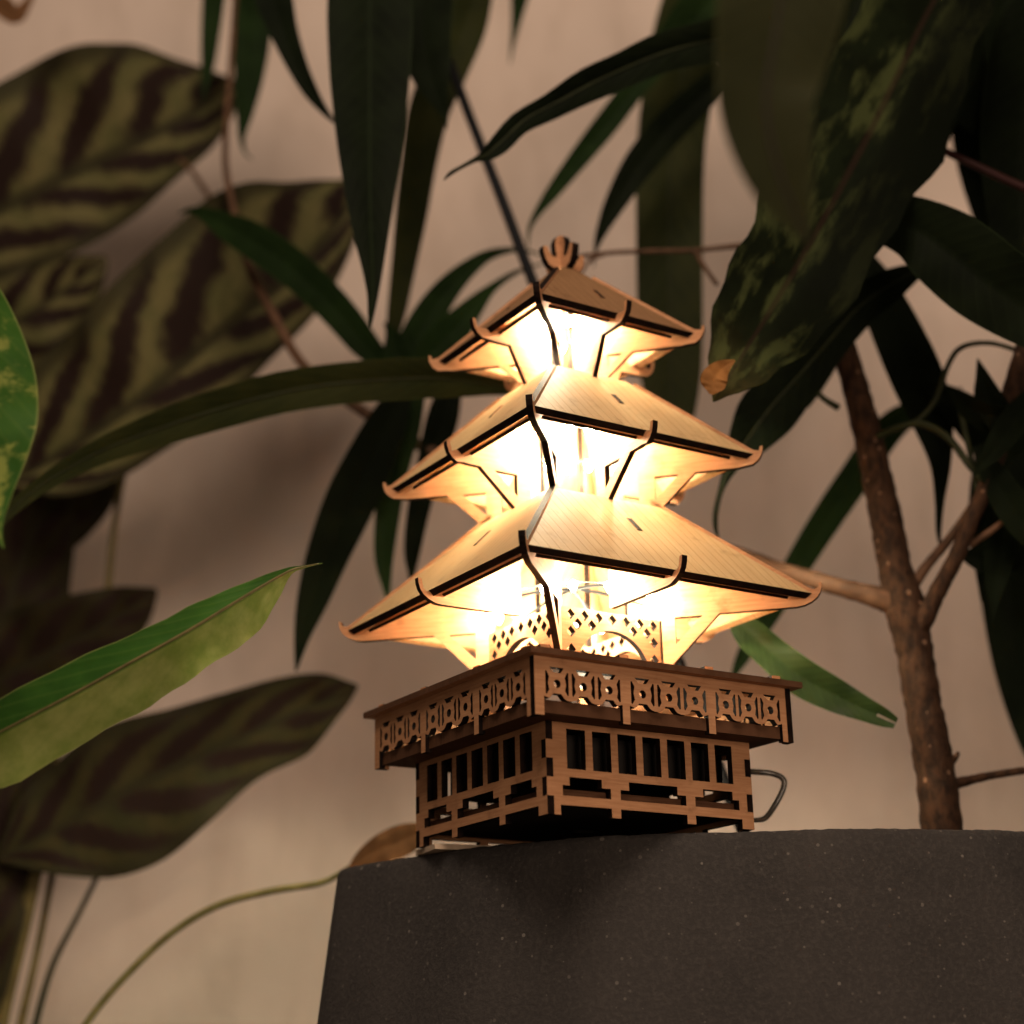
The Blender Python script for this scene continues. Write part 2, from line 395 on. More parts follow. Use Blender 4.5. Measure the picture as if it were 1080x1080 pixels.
# ------------------------------------------------------------------ pagoda lamp (laser cut plywood)
pg = empty('pagoda_lamp', (0, 0, 0), 'glowing laser-cut plywood pagoda lamp with three tiered roofs on the concrete planter', 'lamp')
pg.rotation_euler.z = TH
def plate(name, outer, holes, t, mat4, front=WOOD, edge=BURNT, parent=pg):
    cu = bpy.data.curves.new('tmp', 'CURVE'); cu.dimensions = '2D'; cu.fill_mode = 'BOTH'; cu.extrude = t/2
    for poly in [outer]+list(holes):
        sp = cu.splines.new('POLY'); sp.points.add(len(poly)-1); sp.use_cyclic_u = True
        for q, (x, y) in zip(sp.points, poly): q.co = (x, y, 0, 1)
    ob = bpy.data.objects.new('tmp', cu); COL.objects.link(ob)
    dg = bpy.context.evaluated_depsgraph_get()
    me = bpy.data.meshes.new_from_object(ob.evaluated_get(dg))
    bpy.data.objects.remove(ob); bpy.data.curves.remove(cu)
    me.name = name; me.materials.clear()
    while me.uv_layers: me.uv_layers.remove(me.uv_layers[0])
    l = me.uv_layers.new(name='UVMap')
    for lp in me.loops:
        c = me.vertices[lp.vertex_index].co; l.data[lp.index].uv = (c.x, c.y)
    for p in me.polygons:
        p.material_index = 0 if abs(p.normal.z) > .5 else 1; p.use_smooth = False
    me.transform(mat4)
    o = bpy.data.objects.new(name, me); COL.objects.link(o); o.parent = parent
    me.materials.append(front); me.materials.append(edge)
    return o
def face_m(k, half, t):
    """2D (x, z) -> vertical plate on face k, outer surface at distance half"""
    m = Matrix(((1, 0, 0, 0), (0, 0, -1, -(half-t/2)), (0, 1, 0, 0), (0, 0, 0, 1)))
    return Matrix.Rotation(k*math.pi/2, 4, 'Z') @ m
def rad_m(ang):
    """2D (radius, z) -> vertical plate standing on the ray at angle ang"""
    m = Matrix(((1, 0, 0, 0), (0, 0, -1, 0), (0, 1, 0, 0), (0, 0, 0, 1)))
    return Matrix.Rotation(ang, 4, 'Z') @ m
def flat_m(z):
    return Matrix.Translation((0, 0, z))
def rect(x0, y0, x1, y1): return [(x0, y0), (x1, y0), (x1, y1), (x0, y1)]
def circ(x, y, r, n=14, a0=0): return [(x+r*math.cos(a0+2*math.pi*i/n), y+r*math.sin(a0+2*math.pi*i/n)) for i in range(n)]

# --- base walls with finger joints, seven windows, stepped slots and feet
B, T = .70, .042
zb = [.002, .10, .20, .30, .40, .497]
def base_wall(k):
    legs = [(-B, -B+.085), (-.255-.03, -.255+.03), (.255-.03, .255+.03), (B-.085, B)]
    o = []
    low = .055
    # left edge going down (teeth on odd bands), feet along the bottom, right edge going up (teeth on even bands)
    for i in range(4, -1, -1):
        x = -B if i % 2 else -B+T+.0015
        o += [(x, zb[i+1]), (x, zb[i])]
    for j, (a, b) in enumerate(legs):
        if j == 0: o += [(b, zb[0]), (b, low)]
        elif j == 3: o += [(a, low), (a, zb[0])]
        else: o += [(a, low), (a, zb[0]+.004), (b, zb[0]+.004), (b, low)]
    for i in range(5):
        x = B if i % 2 == 0 else B-T-.0015
        o += [(x, zb[i]), (x, zb[i+1])]
    holes = []
    for w in range(7):
        c = (w-3)*.1686; holes.append(rect(c-.061, .25, c+.061, .465))
    for a, b in ((-B, -.255), (-.255, .255), (.255, B)):
        wa = .145 if a == -B else .09; na = .10 if a == -B else .032
        wb = .145 if b == B else .09; nb = .10 if b == B else .032
        holes.append([(a+na, .105), (b-nb, .105), (b-nb, .160), (b-wb, .160), (b-wb, .206), (a+wa, .206), (a+wa, .160), (a+na, .160)])
    plate('base_wall', o, holes, T, face_m(k, B, T))
for k in range(4):
    base_wall(k)
    plate('backing_slat', rect(-B+.06, .088, B-.06, .150), [], .03, face_m(k, B-.055, .03), BROWN, BURNT)
plate('floor_board', rect(-.6, -.6, .6, .6), [circ(.1, .1, .08)], .03, flat_m(.085), DARK, DARK)
# small driver block and lead inside the base
plate('driver_box', rect(-.28, -.16, .22, .2), [], .13, flat_m(.165), DARK, DARK)
plate('dark_filler', rect(-.55, -.55, .55, .55), [], .20, flat_m(.37), DARK, DARK)  # added dark block, stops the bright wall showing through the base windows
# --- lower deck, railing skirts, upper deck
plate('lower_deck', rect(-.855, -.855, .835, .835), [], .070, flat_m(.535), BROWN, BROWN)  # brown carries the shade of the underside in its colour
plate('balcony_deck', rect(-.932, -.932, .932, .932), [rect(-.34, -.34, .34, .34)], .034, flat_m(.813), WOOD, BROWN)
H = .88
def skirt(k):
    x0, x1 = -H, H-.04-.0015
    pw = .048
    posts = [(x0, x0+pw+.01), (-.293-pw/2, -.293+pw/2), (.293-pw/2, .293+pw/2), (x1-pw+.012, x1)]
    top, bot, lat = .795, .481, .572
    o = []
    holes = []
    o.append((x0, top)); o.append((x0, bot))
    for j in range(3):
        o += [(posts[j][1], bot)] if j == 0 else [(posts[j][0], bot), (posts[j][1], bot)]
        a, b = posts[j][1], posts[j+1][0]; cw = (b-a)/3
        o.append((a, lat+.012))
        for c in range(3):
            m = a+cw*(c+.5); s = cw/.183
            o += [(m-.056*s, lat+.002), (m-.045*s, lat+.010), (m-.027*s, lat+.030), (m+.027*s, lat+.030), (m+.045*s, lat+.010), (m+.056*s, lat+.002)]
            if c < 2: o += [(a+cw*(c+1)-.012, lat-.004), (a+cw*(c+1)+.012, lat-.004)]
            zc = .655
            holes.append([(m-.05*s, .743), (m-.027*s, .714), (m+.027*s, .714), (m+.05*s, .743)])
            for sg in (-1, 1):
                holes.append([(m+sg*.080*s, .718), (m+sg*.072*s, .722), (m+sg*.054*s, .692), (m+sg*.062*s, .655), (m+sg*.054*s, .620), (m+sg*.072*s, .594), (m+sg*.080*s, .600)])
            holes.append(circ(m, zc, .0235, 10))
        o.append((b, lat+.012))
    o += [(posts[3][0], bot), (x1, bot), (x1, top)]
    tz = .862
    for c in (posts[3][0]-.02, .293, -.293, x0+.075):
        o += [(c+.03, top), (c+.03, tz), (c-.03, tz), (c-.03, top)]
    plate('railing', o, holes, .04, face_m(k, H, .04))
for k in range(4): skirt(k)

# --- ground storey lattice walls with round arches
def lattice(k):
    hw, z0, z1 = .385, .832, 1.255
    r, zc = .262, .885
    o = [(-hw+.0, z0), (-hw, z1), (hw-.046, z1), (hw-.046, z0), (r, z0)]
    o += [(r*math.cos(a), zc+r*math.sin(a)) for a in [math.pi*i/26 for i in range(27)]]
    o += [(-r, z0)]
    holes = []
    row = 0; z = 1.214
    while z > .86:
        for i in range(-5, 6):
            x = i*.098 + (.049 if row % 2 else 0)
            if abs(x) > hw-.048: continue
            d = math.hypot(x, max(0, z-zc)) if z > zc else abs(x)
            if d < r+.050: continue
            holes.append([(x-.031, z), (x, z-.034), (x+.031, z), (x, z+.034)])
        row += 1; z -= .0515
    plate('lattice_wall', o, holes, .042, face_m(k, hw, .042))
for k in range(4): lattice(k)

# --- three roofs: panels, hip rafters and middle rafters with curled tips
RT = .042
tiers = [
    dict(e=1.0, ze=1.334, t=.385, zt=1.945, tip=(1.042, 1.412), zb=1.274, knee=.614, foot=(.40, .97), ci=.352, co=.418, zc=.831,
         hole=[(.428, 1.268), (.545, 1.268), (.428, 1.105)], mtip=(1.085, 1.417), mknee=.39, mfoot=None),
    dict(e=.80, ze=2.231, t=.265, zt=2.787, tip=(.841, 2.293), zb=2.166, knee=.549, foot=(.375, 1.925), ci=.303, co=.365, zc=1.86,
         hole=[(.372, 2.160), (.478, 2.160), (.372, 2.012)], mtip=(.885, 2.285), mknee=.655, mfoot=(.40, 1.93)),
    dict(e=.579, ze=3.065, t=.055, zt=3.60, tip=(.627, 3.126), zb=3.004, knee=.304, foot=(.19, 2.85), ci=.14, co=.185, zc=2.72,
         hole=[(.192, 2.999), (.258, 2.999), (.192, 2.908)], mtip=(.692, 3.128), mknee=.42, mfoot=(.30, 2.75)),
]
for n_, d in enumerate(tiers):
    e, ze, t, zt = d['e'], d['ze'], d['t'], d['zt']
    s = (zt-ze)/(e-t); al = math.atan(s); L = (e-t)/math.cos(al)
    zr = lambda h: ze+(e-h)*s
    off = RT/2/math.cos(al)
    g = .017
    for k in range(4):
        m = Matrix(((1, 0, 0, 0), (0, math.cos(al), -math.sin(al), -e), (0, math.sin(al), math.cos(al), ze), (0, 0, 0, 1)))
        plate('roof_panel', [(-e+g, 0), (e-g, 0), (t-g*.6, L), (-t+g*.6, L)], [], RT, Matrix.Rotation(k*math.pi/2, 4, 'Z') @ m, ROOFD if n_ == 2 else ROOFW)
        for_strip = Matrix.Translation((0, 0, -RT/2-.036))
        plate('eave_strip', [(-e+.12, .052), (e-.12, .052), (e-.22, .15), (-e+.22, .15)], [], .020, Matrix.Rotation(k*math.pi/2, 4, 'Z') @ m @ for_strip)
    th, tz = d['tip']; zb_ = d['zb']; q = 1.41421
    poly = [(th, tz), (th-.001, tz-.03), (th-.008, tz-.06), (th-.022, tz-.088), (th-.045, tz-.112), (th-.075, zb_+.008), (th-.11, zb_), (d['knee'], zb_-.001), d['foot'], (d['co']-.01, d['foot'][1]-.03), (d['co']-.01, d['zc']), (d['ci'], d['zc']),
            (d['ci'], zr(d['ci'])+off+.010 if n_ < 2 else zr(d['ci'])+off+.01), (e-.015, zr(e-.015)+off+.010), (e+.004, ze+off+.008), (th-.016, tz-.03), (th-.011, tz-.004)]
    for k in range(4):
        plate('hip_rafter', [(x*q, z) for x, z in poly], [[(x*q, z) for x, z in d['hole']]], .038, rad_m(math.pi/4+k*math.pi/2))
    th, tz = d['mtip']
    poly = [(th, tz), (th-.003, tz-.03), (th-.014, tz-.065), (th-.036, tz-.095), (th-.07, tz-.118), (th-.115, zb_+.006), (th-.15, zb_+.002)]
    hole = []
    if d['mfoot']:
        mk, mf = d['mknee'], d['mfoot']; ci = d['ci']
        poly += [(mk, zb_), mf, (mf[0]-.03, mf[1]-.03), (ci+.0, mf[1]-.03)]
        if n_ == 1: hole = [[(.395, 2.158), (.555, 2.158), (.395, 2.015)]]
        xin = ci
    else:
        poly += [(d['mknee'], zb_+.006)]; xin = d['mknee']
    a = e-.34*e if n_ else .64
    tl = .05*(1 if n_ == 0 else .8)
    poly += [(xin, zr(xin)-off*.2), (a-tl, zr(a-tl)-off*.2), (a-tl, zr(a-tl)+off+.006), (a+tl, zr(a+tl)+off+.006), (a+tl, zr(a+tl)-off*.2),
             (e-.03, zr(e-.03)-off*.2), (e-.02, ze+off*.2), (e+.03, ze+.01), (th-.035, tz-.06), (th-.022, tz-.002)]
    for k in range(4):
        plate('middle_rafter', poly, hole, .037, rad_m(k*math.pi/2))
# --- finial of two crossed plates, each with a round knob and two horns
def finial(k):
    z0 = 3.50
    half = [(.03, z0), (.04, 3.60), (.080, 3.612), (.118, 3.63), (.142, 3.668), (.156, 3.715), (.158, 3.752), (.128, 3.756), (.112, 3.722), (.090, 3.698), (.066, 3.690), (.056, 3.705), (.064, 3.75), (.068, 3.80), (.050, 3.842), (.020, 3.860)]
    poly = half + [(-x, z) for x, z in reversed(half)]
    plate('finial', poly, [], .050 if k else .049, rad_m(k*math.pi/2+.0))
finial(0); finial(1)
# --- LED bulbs on a slender rod
def lathe(name, prof, mat, parent, loc, n=20):
    vs, fs = [], []
    for r_, z in prof:
        for k in range(n):
            a = 2*math.pi*k/n; vs.append((r_*math.cos(a), r_*math.sin(a), z))
    for j in range(len(prof)-1):
        for k in range(n):
            k2 = (k+1) % n; fs.append((j*n+k, j*n+k2, (j+1)*n+k2, (j+1)*n+k))
    fs.append(tuple(range(n-1, -1, -1))); fs.append(tuple((len(prof)-1)*n+k for k in range(n)))
    o = mesh(name, vs, fs, mat, parent, world=False); o.location = loc; return o
bulbprof = [(.008, -.036), (.010, -.028), (.018, -.016), (.024, 0), (.022, .014), (.013, .025), (.004, .029)]
for z, rr, spr in ((1.38, .49, 10), (2.40, .33, 12), (3.18, .20, 16)):
    ring_ = tube('light_wire', [(rr*.92*math.cos(R(a_)), rr*.92*math.sin(R(a_)), z+.03, .005) for a_ in range(0, 361, 15)], WIRE, None, sides=6)
    ring_.parent = pg
    hub = 1.50 if rr > .4 else z+.25
    for k in range(6 if rr > .4 else 4):
        a_ = R(40+60*k) if rr > .4 else R(45+90*k)
        sp_ = tube('wire_spoke', [(0, 0, hub, .011 if rr > .4 else .005), (rr*.45*math.cos(a_), rr*.45*math.sin(a_), hub+(z+.03-hub)*.3, .010 if rr > .4 else .005), (rr*.92*math.cos(a_), rr*.92*math.sin(a_), z+.03, .008 if rr > .4 else .005)], BLACKP if rr > .4 else WIRE, None, sides=6)
        sp_.parent = pg
    for k in range(16):
        a_ = R(45*(k//2)+(spr if k % 2 else -spr))
        lathe('led_bulb', bulbprof, LED, pg, (rr*math.cos(a_), rr*math.sin(a_), z))

lathe('led_bulb', bulbprof, LEDW, pg, (.05, -.05, .72))
# --- bent grey wire leaving the base at the back right
w_ = ptube('bent_wire', [(770, 812, .35, 3), (795, 814, .3, 3.2), (815, 816, .3, 3.2), (826, 822, .3, 3.2), (826, 832, .3, 3.2), (818, 848, .3, 3.2), (808, 862, .28, 3.0), (797, 865, .25, 2.6), (780, 864, .2, 2.4)], WIRE, n=60)
tag(w_, 'short bent clear grey wire sticking out beside the pagoda base', 'wire')
# --- pale card shim under the left corner
def box(name, c, sx, sy, sz, rz, mat):
    vs = []
    for dz in (-1, 1):
        for dx, dy in ((-1, -1), (1, -1), (1, 1), (-1, 1)):
            vs.append(Matrix.Rotation(rz, 3, 'Z') @ Vector((dx*sx, dy*sy, dz*sz)) + Vector(c))
    return mesh(name, vs, [(3, 2, 1, 0), (4, 5, 6, 7), (0, 1, 5, 4), (1, 2, 6, 5), (2, 3, 7, 6), (3, 0, 4, 7)], mat, smooth=False)
sh = box('packing_card', (-.70, .22, -.018), .24, .16, .0155, .45, SHIM)
tag(sh, 'pale flat card tucked under the left corner of the pagoda base', 'card')
# --- thin black rod leaning behind the top roof
st = ptube('support_stick', [(474, 66, 1.9, 5.5), (500, 135, 1.8, 5.5), (530, 212, 1.7, 6), (562, 297, 1.6, 6), (640, 500, 1.45, 6.5), (735, 750, 1.3, 7), (790, 893, 1.2, 7)], BLACKP, n=30)
tag(st, 'thin black rod leaning up behind the top pagoda roof', 'stick')

# ------------------------------------------------------------------ fig tree
base = at(994, 893, 1.0); base.z = -.12
fig = empty('fig_tree', base, 'slender brown fig tree with long dark drooping leaves growing behind the pagoda', 'plant')
ptube('trunk', [(994, 905, 1.0, 23), (992, 860, 1.0, 22), (984, 800, 1.0, 21), (973, 740, 1.0, 19.5), (965, 690, 1.0, 19.5), (956, 645, 1.0, 22), (944, 600, 1.02, 18), (934, 545, 1.05, 17), (922, 490, 1.08, 15.5), (908, 430, 1.1, 14.5), (893, 375, 1.1, 12.5), (880, 320, 1.15, 10), (868, 240, 1.2, 9), (850, 130, 1.2, 8), (830, 20, 1.2, 8), (800, -60, 1.2, 7)], BARK, fig, n=120, sides=14, knobby=.09, seed=2)
def br(pts, mat=TWIG, kn=.08, **k): return ptube('branch', pts, mat, fig, knobby=kn, **k)
br([(948, 640, 1.0, 13), (925, 630, 1.0, 12), (895, 622, 1.05, 10), (860, 612, 1.15, 9.5), (820, 600, 1.35, 8.5), (780, 585, 1.6, 8), (640, 545, 2.0, 7.5), (490, 492, 2.15, 7), (430, 462, 2.2, 6.5), (370, 425, 2.3, 6), (320, 385, 2.4, 5.2), (290, 335, 2.45, 5), (262, 280, 2.5, 4.6), (246, 220, 2.6, 4), (238, 175, 2.7, 3.6), (239, 130, 2.8, 3.5), (244, 60, 2.9, 3), (250, -40, 3.0, 3)], TWIG, n=120)
br([(962, 672, .98, 12), (975, 652, .92, 11), (990, 622, .88, 9.5), (1008, 588, .85, 9), (1026, 545, .82, 8.5), (1043, 505, .8, 9), (1058, 455, .78, 11), (1072, 405, .75, 13), (1088, 350, .7, 12), (1110, 280, .7, 9)], BARK, n=60)
br([(958, 628, 1.05, 6), (975, 600, 1.1, 5.5), (1000, 570, 1.15, 5), (1022, 540, 1.1, 5), (1034, 520, 1.0, 5)], TWIG)
br([(1000, 828, 1.0, 7), (1018, 824, 1.0, 5.5), (1045, 818, 1.0, 4.5), (1090, 811, 1.0, 4)], BARK)
br([(1003, 803, .97, 5), (1009, 797, .95, 3), (1011, 793, .94, 1.5)], BARK, n=8)
br([(884, 352, 1.0, 6), (870, 372, .95, 4), (860, 392, .9, 3.5), (856, 402, .9, 3.2), (866, 418, .9, 3), (884, 430, .95, 4)], GTWIG)
br([(800, 257, 1.3, 3), (770, 260, 1.35, 2.8), (730, 264, 1.4, 2.5), (680, 265, 1.45, 2.4), (640, 267, 1.5, 2.4), (600, 272, 1.55, 2.3)], TWIG)
br([(733, 264, 1.4, 3), (742, 280, 1.38, 2.6), (756, 300, 1.3, 2.4)], TWIG)
br([(640, 267, 1.5, 2.2), (622, 275, 1.5, 2), (612, 290, 1.5, 1.6)], TWIG)
br([(430, 462, 2.2, 5), (428, 430, 2.1, 5), (424, 396, 2.0, 6), (416, 368, 2.0, 4)], GTWIG)
br([(960, 450, 1.0, 3), (985, 425, .95, 2.8), (1000, 385, .9, 3), (1015, 366, .85, 3), (1045, 362, .8, 2.6), (1080, 372, .75, 2.6)], GTWIG)
br([(918, 465, 1.05, 4), (945, 452, .95, 3.6), (972, 447, .9, 3.8), (1000, 462, .85, 4), (1022, 490, .8, 4), (1040, 512, .8, 3)], GTWIG)
br([(1012, 430, .85, 3), (1020, 465, .85, 3), (1028, 500, .85, 3), (1032, 530, .85, 3)], GTWIG)
br([(1022, 575, .9, 4), (1045, 560, .85, 3.5), (1070, 540, .8, 3), (1100, 520, .8, 3)], TWIG)
br([(830, 20, 1.2, 7), (760, -35, 1.2, 7), (640, -55, 1.4, 7), (500, -60, 1.6, 6), (390, -62, 1.6, 6), (280, -50, 2.4, 5), (220, -50, 3.0, 4)], BARK)
LF = lambda *a, **k: leaf(fig, *a, **k)
LF([(388, -60, 30), (390, 0, 44), (390, 70, 43), (390, 126, 38), (390, 165, 33), (391, 237, 21), (393, 285, 11), (393, 312, 6), (391, 335, 3), (391, 346, .5)], .5, .2, FIG, fold=.3, seed=1, wave=.03, midrib=FIG)
LF([(436, -60, 34), (440, -10, 38), (446, 40, 31), (455, 80, 21), (464, 108, 9), (470, 124, 3), (471, 136, .5)], 1.2, .9, FIG, seed=2, wave=.04)
LF([(512, -40, 12), (492, 20, 23), (472, 70, 23), (453, 115, 22), (442, 170, 19), (434, 225, 17), (425, 285, 13), (418, 330, 10), (412, 365, 5), (408, 390, 1)], 2.2, 2.2, FIGL, seed=3)
LF([(553, -50, 12), (549, -10, 10), (544, 25, 5), (540, 50, 2), (538, 68, .5)], 3.0, 3.0, FIGG, seed=4)
LF([(880, 45, 18), (840, 36, 26), (790, 36, 26), (740, 46, 22), (697, 56, 21), (655, 75, 19), (618, 91, 18), (580, 113, 14), (548, 130, 12), (527, 152, 11), (512, 164, 7), (502, 168, 3), (487, 176, 2), (475, 183, 2.2), (468, 190, .6)], .3, -.1, FIG, fold=.5, seed=5, wave=.09, midrib=GTWIG)
LF([(750, -60, 20), (735, -10, 32), (722, 60, 38), (708, 150, 36), (706, 260, 35), (707, 350, 34), (708, 410, 30), (712, 470, 14), (714, 510, 1)], 2.6, 2.4, FIGL, seed=6, fold=.15, wave=.02, midrib=GTWIG)
LF([(790, -45, 20), (760, -12, 28), (733, 18, 25), (700, 54, 17), (672, 88, 13), (640, 130, 13), (612, 165, 11), (585, 200, 8), (566, 226, 4), (558, 243, 2), (557, 262, .6)], 1.9, 2.1, FIGG, seed=7)
LF([(790, 60, 10), (752, 90, 15), (712, 128, 18), (676, 170, 17), (650, 212, 12), (634, 245, 6), (628, 265, 2), (626, 282, .6)], 1.8, 2.0, FIG, seed=8)
LF([(425, 394, 12), (436, 362, 17), (457, 325, 16), (480, 296, 12), (508, 273, 7), (530, 265, 4), (552, 264, 2), (575, 270, .6)], 2.0, 2.1, FIGG, seed=9)
LF([(440, 390, 10), (458, 368, 18), (480, 346, 17), (500, 323, 11), (520, 303, 5), (545, 287, 2.5), (575, 277, .6)], 1.9, 2.1, FIGG, seed=10)
LF([(412, 402, 6), (398, 378, 12), (382, 360, 16), (362, 335, 18), (335, 306, 19), (300, 276, 20), (266, 253, 19), (238, 238, 14), (214, 225, 7), (200, 222, 3), (188, 225, .6)], 2.0, 2.3, FIGG, seed=11)
LF([(405, 340, 1), (412, 350, 6), (418, 368, 14), (420, 385, 14), (424, 402, 6)], 1.9, 2.0, FIGG, seed=12)
LF([(575, 417, 1), (545, 411, 6), (518, 406, 11), (490, 402, 17), (455, 399, 21), (420, 400, 22), (365, 404, 22), (296, 414, 22), (220, 435, 21), (158, 456, 18), (98, 480, 13), (46, 510, 9), (18, 532, 7), (-5, 556, 4), (-25, 580, .5)], 1.15, .5, FIGL, fold=.35, seed=13, wave=.04, midrib=GTWIG, bow=.1)
LF([(428, 405, 10), (408, 447, 21), (388, 490, 26), (368, 532, 27), (347, 582, 23), (330, 632, 17), (319, 670, 9), (312, 708, 1)], 1.9, 2.1, FIG, seed=14)
LF([(440, 405, 10), (428, 450, 16), (415, 500, 15), (408, 550, 13), (405, 590, 10), (408, 622, 4), (410, 640, .6)], 2.05, 2.25, FIGG, seed=15)
LF([(478, 398, 10), (467, 440, 17), (453, 490, 14), (441, 540, 12), (435, 580, 9), (434, 605, 4), (434, 620, .6)], 2.1, 2.3, FIG, seed=16)
LF([(870, 205, 8), (905, 218, 18), (935, 230, 26), (968, 242, 33), (1000, 264, 42), (1040, 296, 44), (1090, 330, 38), (1130, 360, 25), (1170, 390, 2)], .2, -.3, FIG, seed=17, fold=.3, wave=.05)
LF([(989, 284, 1), (968, 286, 8), (940, 300, 17), (905, 325, 21), (870, 365, 22), (838, 402, 27), (808, 436, 31), (788, 465, 22), (772, 490, 9), (761, 515, 3.5), (755, 540, 3), (755, 558, 2.4), (759, 570, .6)], .85, .9, FIG, seed=18, fold=.35, midrib=GTWIG)
LF([(900, 255, 6), (922, 300, 20), (948, 355, 26), (970, 405, 27), (985, 450, 20), (992, 490, 11), (991, 530, 5), (990, 560, 3), (992, 580, .6)], 1.3, 1.4, FIG, seed=19)
LF([(1015, 412, 4), (975, 428, 10), (938, 452, 16), (902, 503, 17), (870, 550, 16), (840, 598, 14), (812, 645, 12), (785, 690, 8), (770, 720, 1)], 2.1, 2.3, FIGG, seed=20)
LF([(752, 636, 5), (772, 652, 8), (790, 668, 16), (815, 690, 18), (845, 714, 20), (880, 733, 18), (912, 748, 13), (932, 757, 10), (945, 763, 6)], .7, .6, FIGLIT, seed=21, fold=.4, notch=.2, wave=.1, label='fresh green leaf with a split tip')
LF([(1075, -60, 20), (1062, -10, 38), (1052, 70, 46), (1050, 140, 45), (1060, 215, 36), (1075, 275, 24), (1088, 325, 6)], 1.6, 1.8, FIG, seed=22)
LF([(1040, -50, 18), (1024, -10, 26), (1012, 40, 26), (1004, 90, 20), (1000, 130, 8), (1000, 150, 1)], .8, .8, FIG, seed=23)
LF([(1052, 440, 10), (1056, 500, 24), (1062, 570, 31), (1068, 640, 31), (1079, 715, 27), (1092, 785, 16), (1100, 825, 1)], 2.3, 2.5, FIG, seed=24)
LF([(1000, 408, 1), (1015, 425, 9), (1040, 440, 15), (1070, 446, 16), (1100, 440, 8)], .8, .7, FIG, seed=25, roll=.4)
LF([(1031, 378, .6), (1036, 396, 7), (1042, 418, 14), (1056, 442, 15), (1075, 462, 6)], .75, .7, FIG, seed=26)
LF([(1030, 470, 5), (1050, 505, 15), (1072, 540, 18), (1095, 570, 14), (1120, 600, 2)], .75, .7, FIG, seed=27)
LF([(1110, 405, 6), (1085, 425, 13), (1065, 450, 15), (1048, 475, 11), (1034, 492, 5), (1026, 503, 1)], .6, .65, FIG, seed=28)
LF([(1110, 560, 6), (1080, 580, 16), (1050, 590, 18), (1025, 587, 10), (1010, 580, 1)], 1.2, 1.1, FIG, seed=33)
LF([(228, -50, 9), (226, -10, 12), (222, 35, 10), (219, 70, 7), (216, 92, 3), (214, 108, .6)], 3.2, 3.3, FIGG, seed=29)
LF([(268, -50, 10), (268, 0, 18), (266, 40, 19), (262, 85, 15), (258, 120, 9), (255, 143, 4), (258, 160, 1.5), (266, 168, .6)], 3.0, 3.1, FIGG, seed=30)
LF([(278, -50, 16), (288, -5, 20), (300, 35, 15), (314, 70, 11), (328, 97, 8), (343, 118, 4), (358, 134, .6)], 1.4, 1.3, FIG, seed=31)
LF([(950, -60, 20), (962, -10, 40), (985, 40, 46), (1010, 90, 34), (1030, 130, 12), (1040, 150, 1)], 1.0, 1.1, FIG, seed=81)
LF([(915, -50, 22), (897, 10, 30), (880, 65, 26), (866, 115, 15), (860, 150, 4), (858, 165, .6)], .8, .9, FIG, seed=82)
LF([(1110, -40, 20), (1090, 40, 40), (1078, 130, 42), (1076, 220, 34), (1084, 300, 18), (1095, 350, 1)], .9, 1.0, FIG, seed=83)
LF([(975, 405, 3), (1000, 420, 14), (1035, 450, 24), (1075, 490, 27), (1115, 530, 16), (1140, 560, 1)], 1.2, 1.2, FIG, seed=84)
LF([(1090, 400, 6), (1068, 440, 20), (1050, 500, 24), (1040, 560, 18), (1036, 610, 6), (1035, 635, .6)], 1.6, 1.6, FIG, seed=85)
LF([(1120, 470, 10), (1085, 500, 22), (1062, 548, 22), (1052, 600, 14), (1048, 640, 4), (1047, 655, .6)], 1.1, 1.1, FIG, seed=86)
LF([(890, 330, 4), (880, 350, 14), (868, 380, 16), (858, 410, 9), (852, 430, 1)], 1.25, 1.3, FIG, seed=87)
LF([(905, 255, 4), (890, 275, 16), (872, 310, 18), (860, 345, 10), (855, 368, 1)], 1.4, 1.4, FIG, seed=90)
LF([(-30, -20, 8), (0, 4, 12), (16, 16, 9), (28, 4, 5), (40, -14, 1)], 3.0, 3.0, DRY, seed=32)

# ------------------------------------------------------------------ calathea with striped leaves (left, behind)
cb = at(20, 1075, 3.6); cb.z = -5
cal = empty('calathea_plant', cb, 'out-of-focus calathea with dark striped oval leaves against the wall on the left', 'plant')
def LC(pts, *a, **k):
    rp = random.Random(k.get('seed', 0)); pts = [tuple([p[0], p[1]]+[w_*(1+.07*(rp.random()-.5)*2) for w_ in p[2:]]) for p in pts]
    return leaf(cal, pts, *a, **dict(dict(wave=.13), **k))
LC([(248, 84, 3, 3), (236, 96, 32, 20), (203, 120, 80, 38), (163, 143, 104, 50), (120, 163, 113, 64), (74, 185, 112, 70), (20, 212, 105, 70), (-40, 243, 90, 60), (-90, 270, 60, 40), (-130, 290, 5, 5)], 3.9, 3.9, CALA, seed=41, fold=.2, roll=.15)
LC([(384, 186, 3, 3), (372, 212, 46, 12), (345, 252, 88, 28), (300, 300, 112, 48), (240, 345, 115, 60), (185, 392, 114, 62), (140, 428, 105, 60), (90, 462, 88, 54), (45, 490, 55, 38), (10, 510, 5, 5)], 3.4, 3.4, CALA, seed=42, fold=.2, roll=.1)
LC([(112, 272, 4), (82, 296, 30), (40, 325, 50), (-10, 356, 62), (-60, 388, 62), (-110, 420, 5)], 4.2, 4.2, CALA, seed=43)
LC([(377, 723, 2, 2), (355, 735, 25, 18), (310, 752, 42, 48), (255, 778, 54, 50), (200, 802, 62, 66), (140, 830, 66, 80), (85, 860, 62, 74), (40, 885, 45, 40), (0, 905, 5, 5)], 3.3, 3.3, CALAM, seed=44, fold=.2, roll=.2)
LC([(165, 622, 3), (140, 640, 26), (100, 664, 46), (50, 690, 58), (0, 715, 62), (-60, 745, 50), (-100, 765, 4)], 3.9, 3.9, CALAD, seed=45)
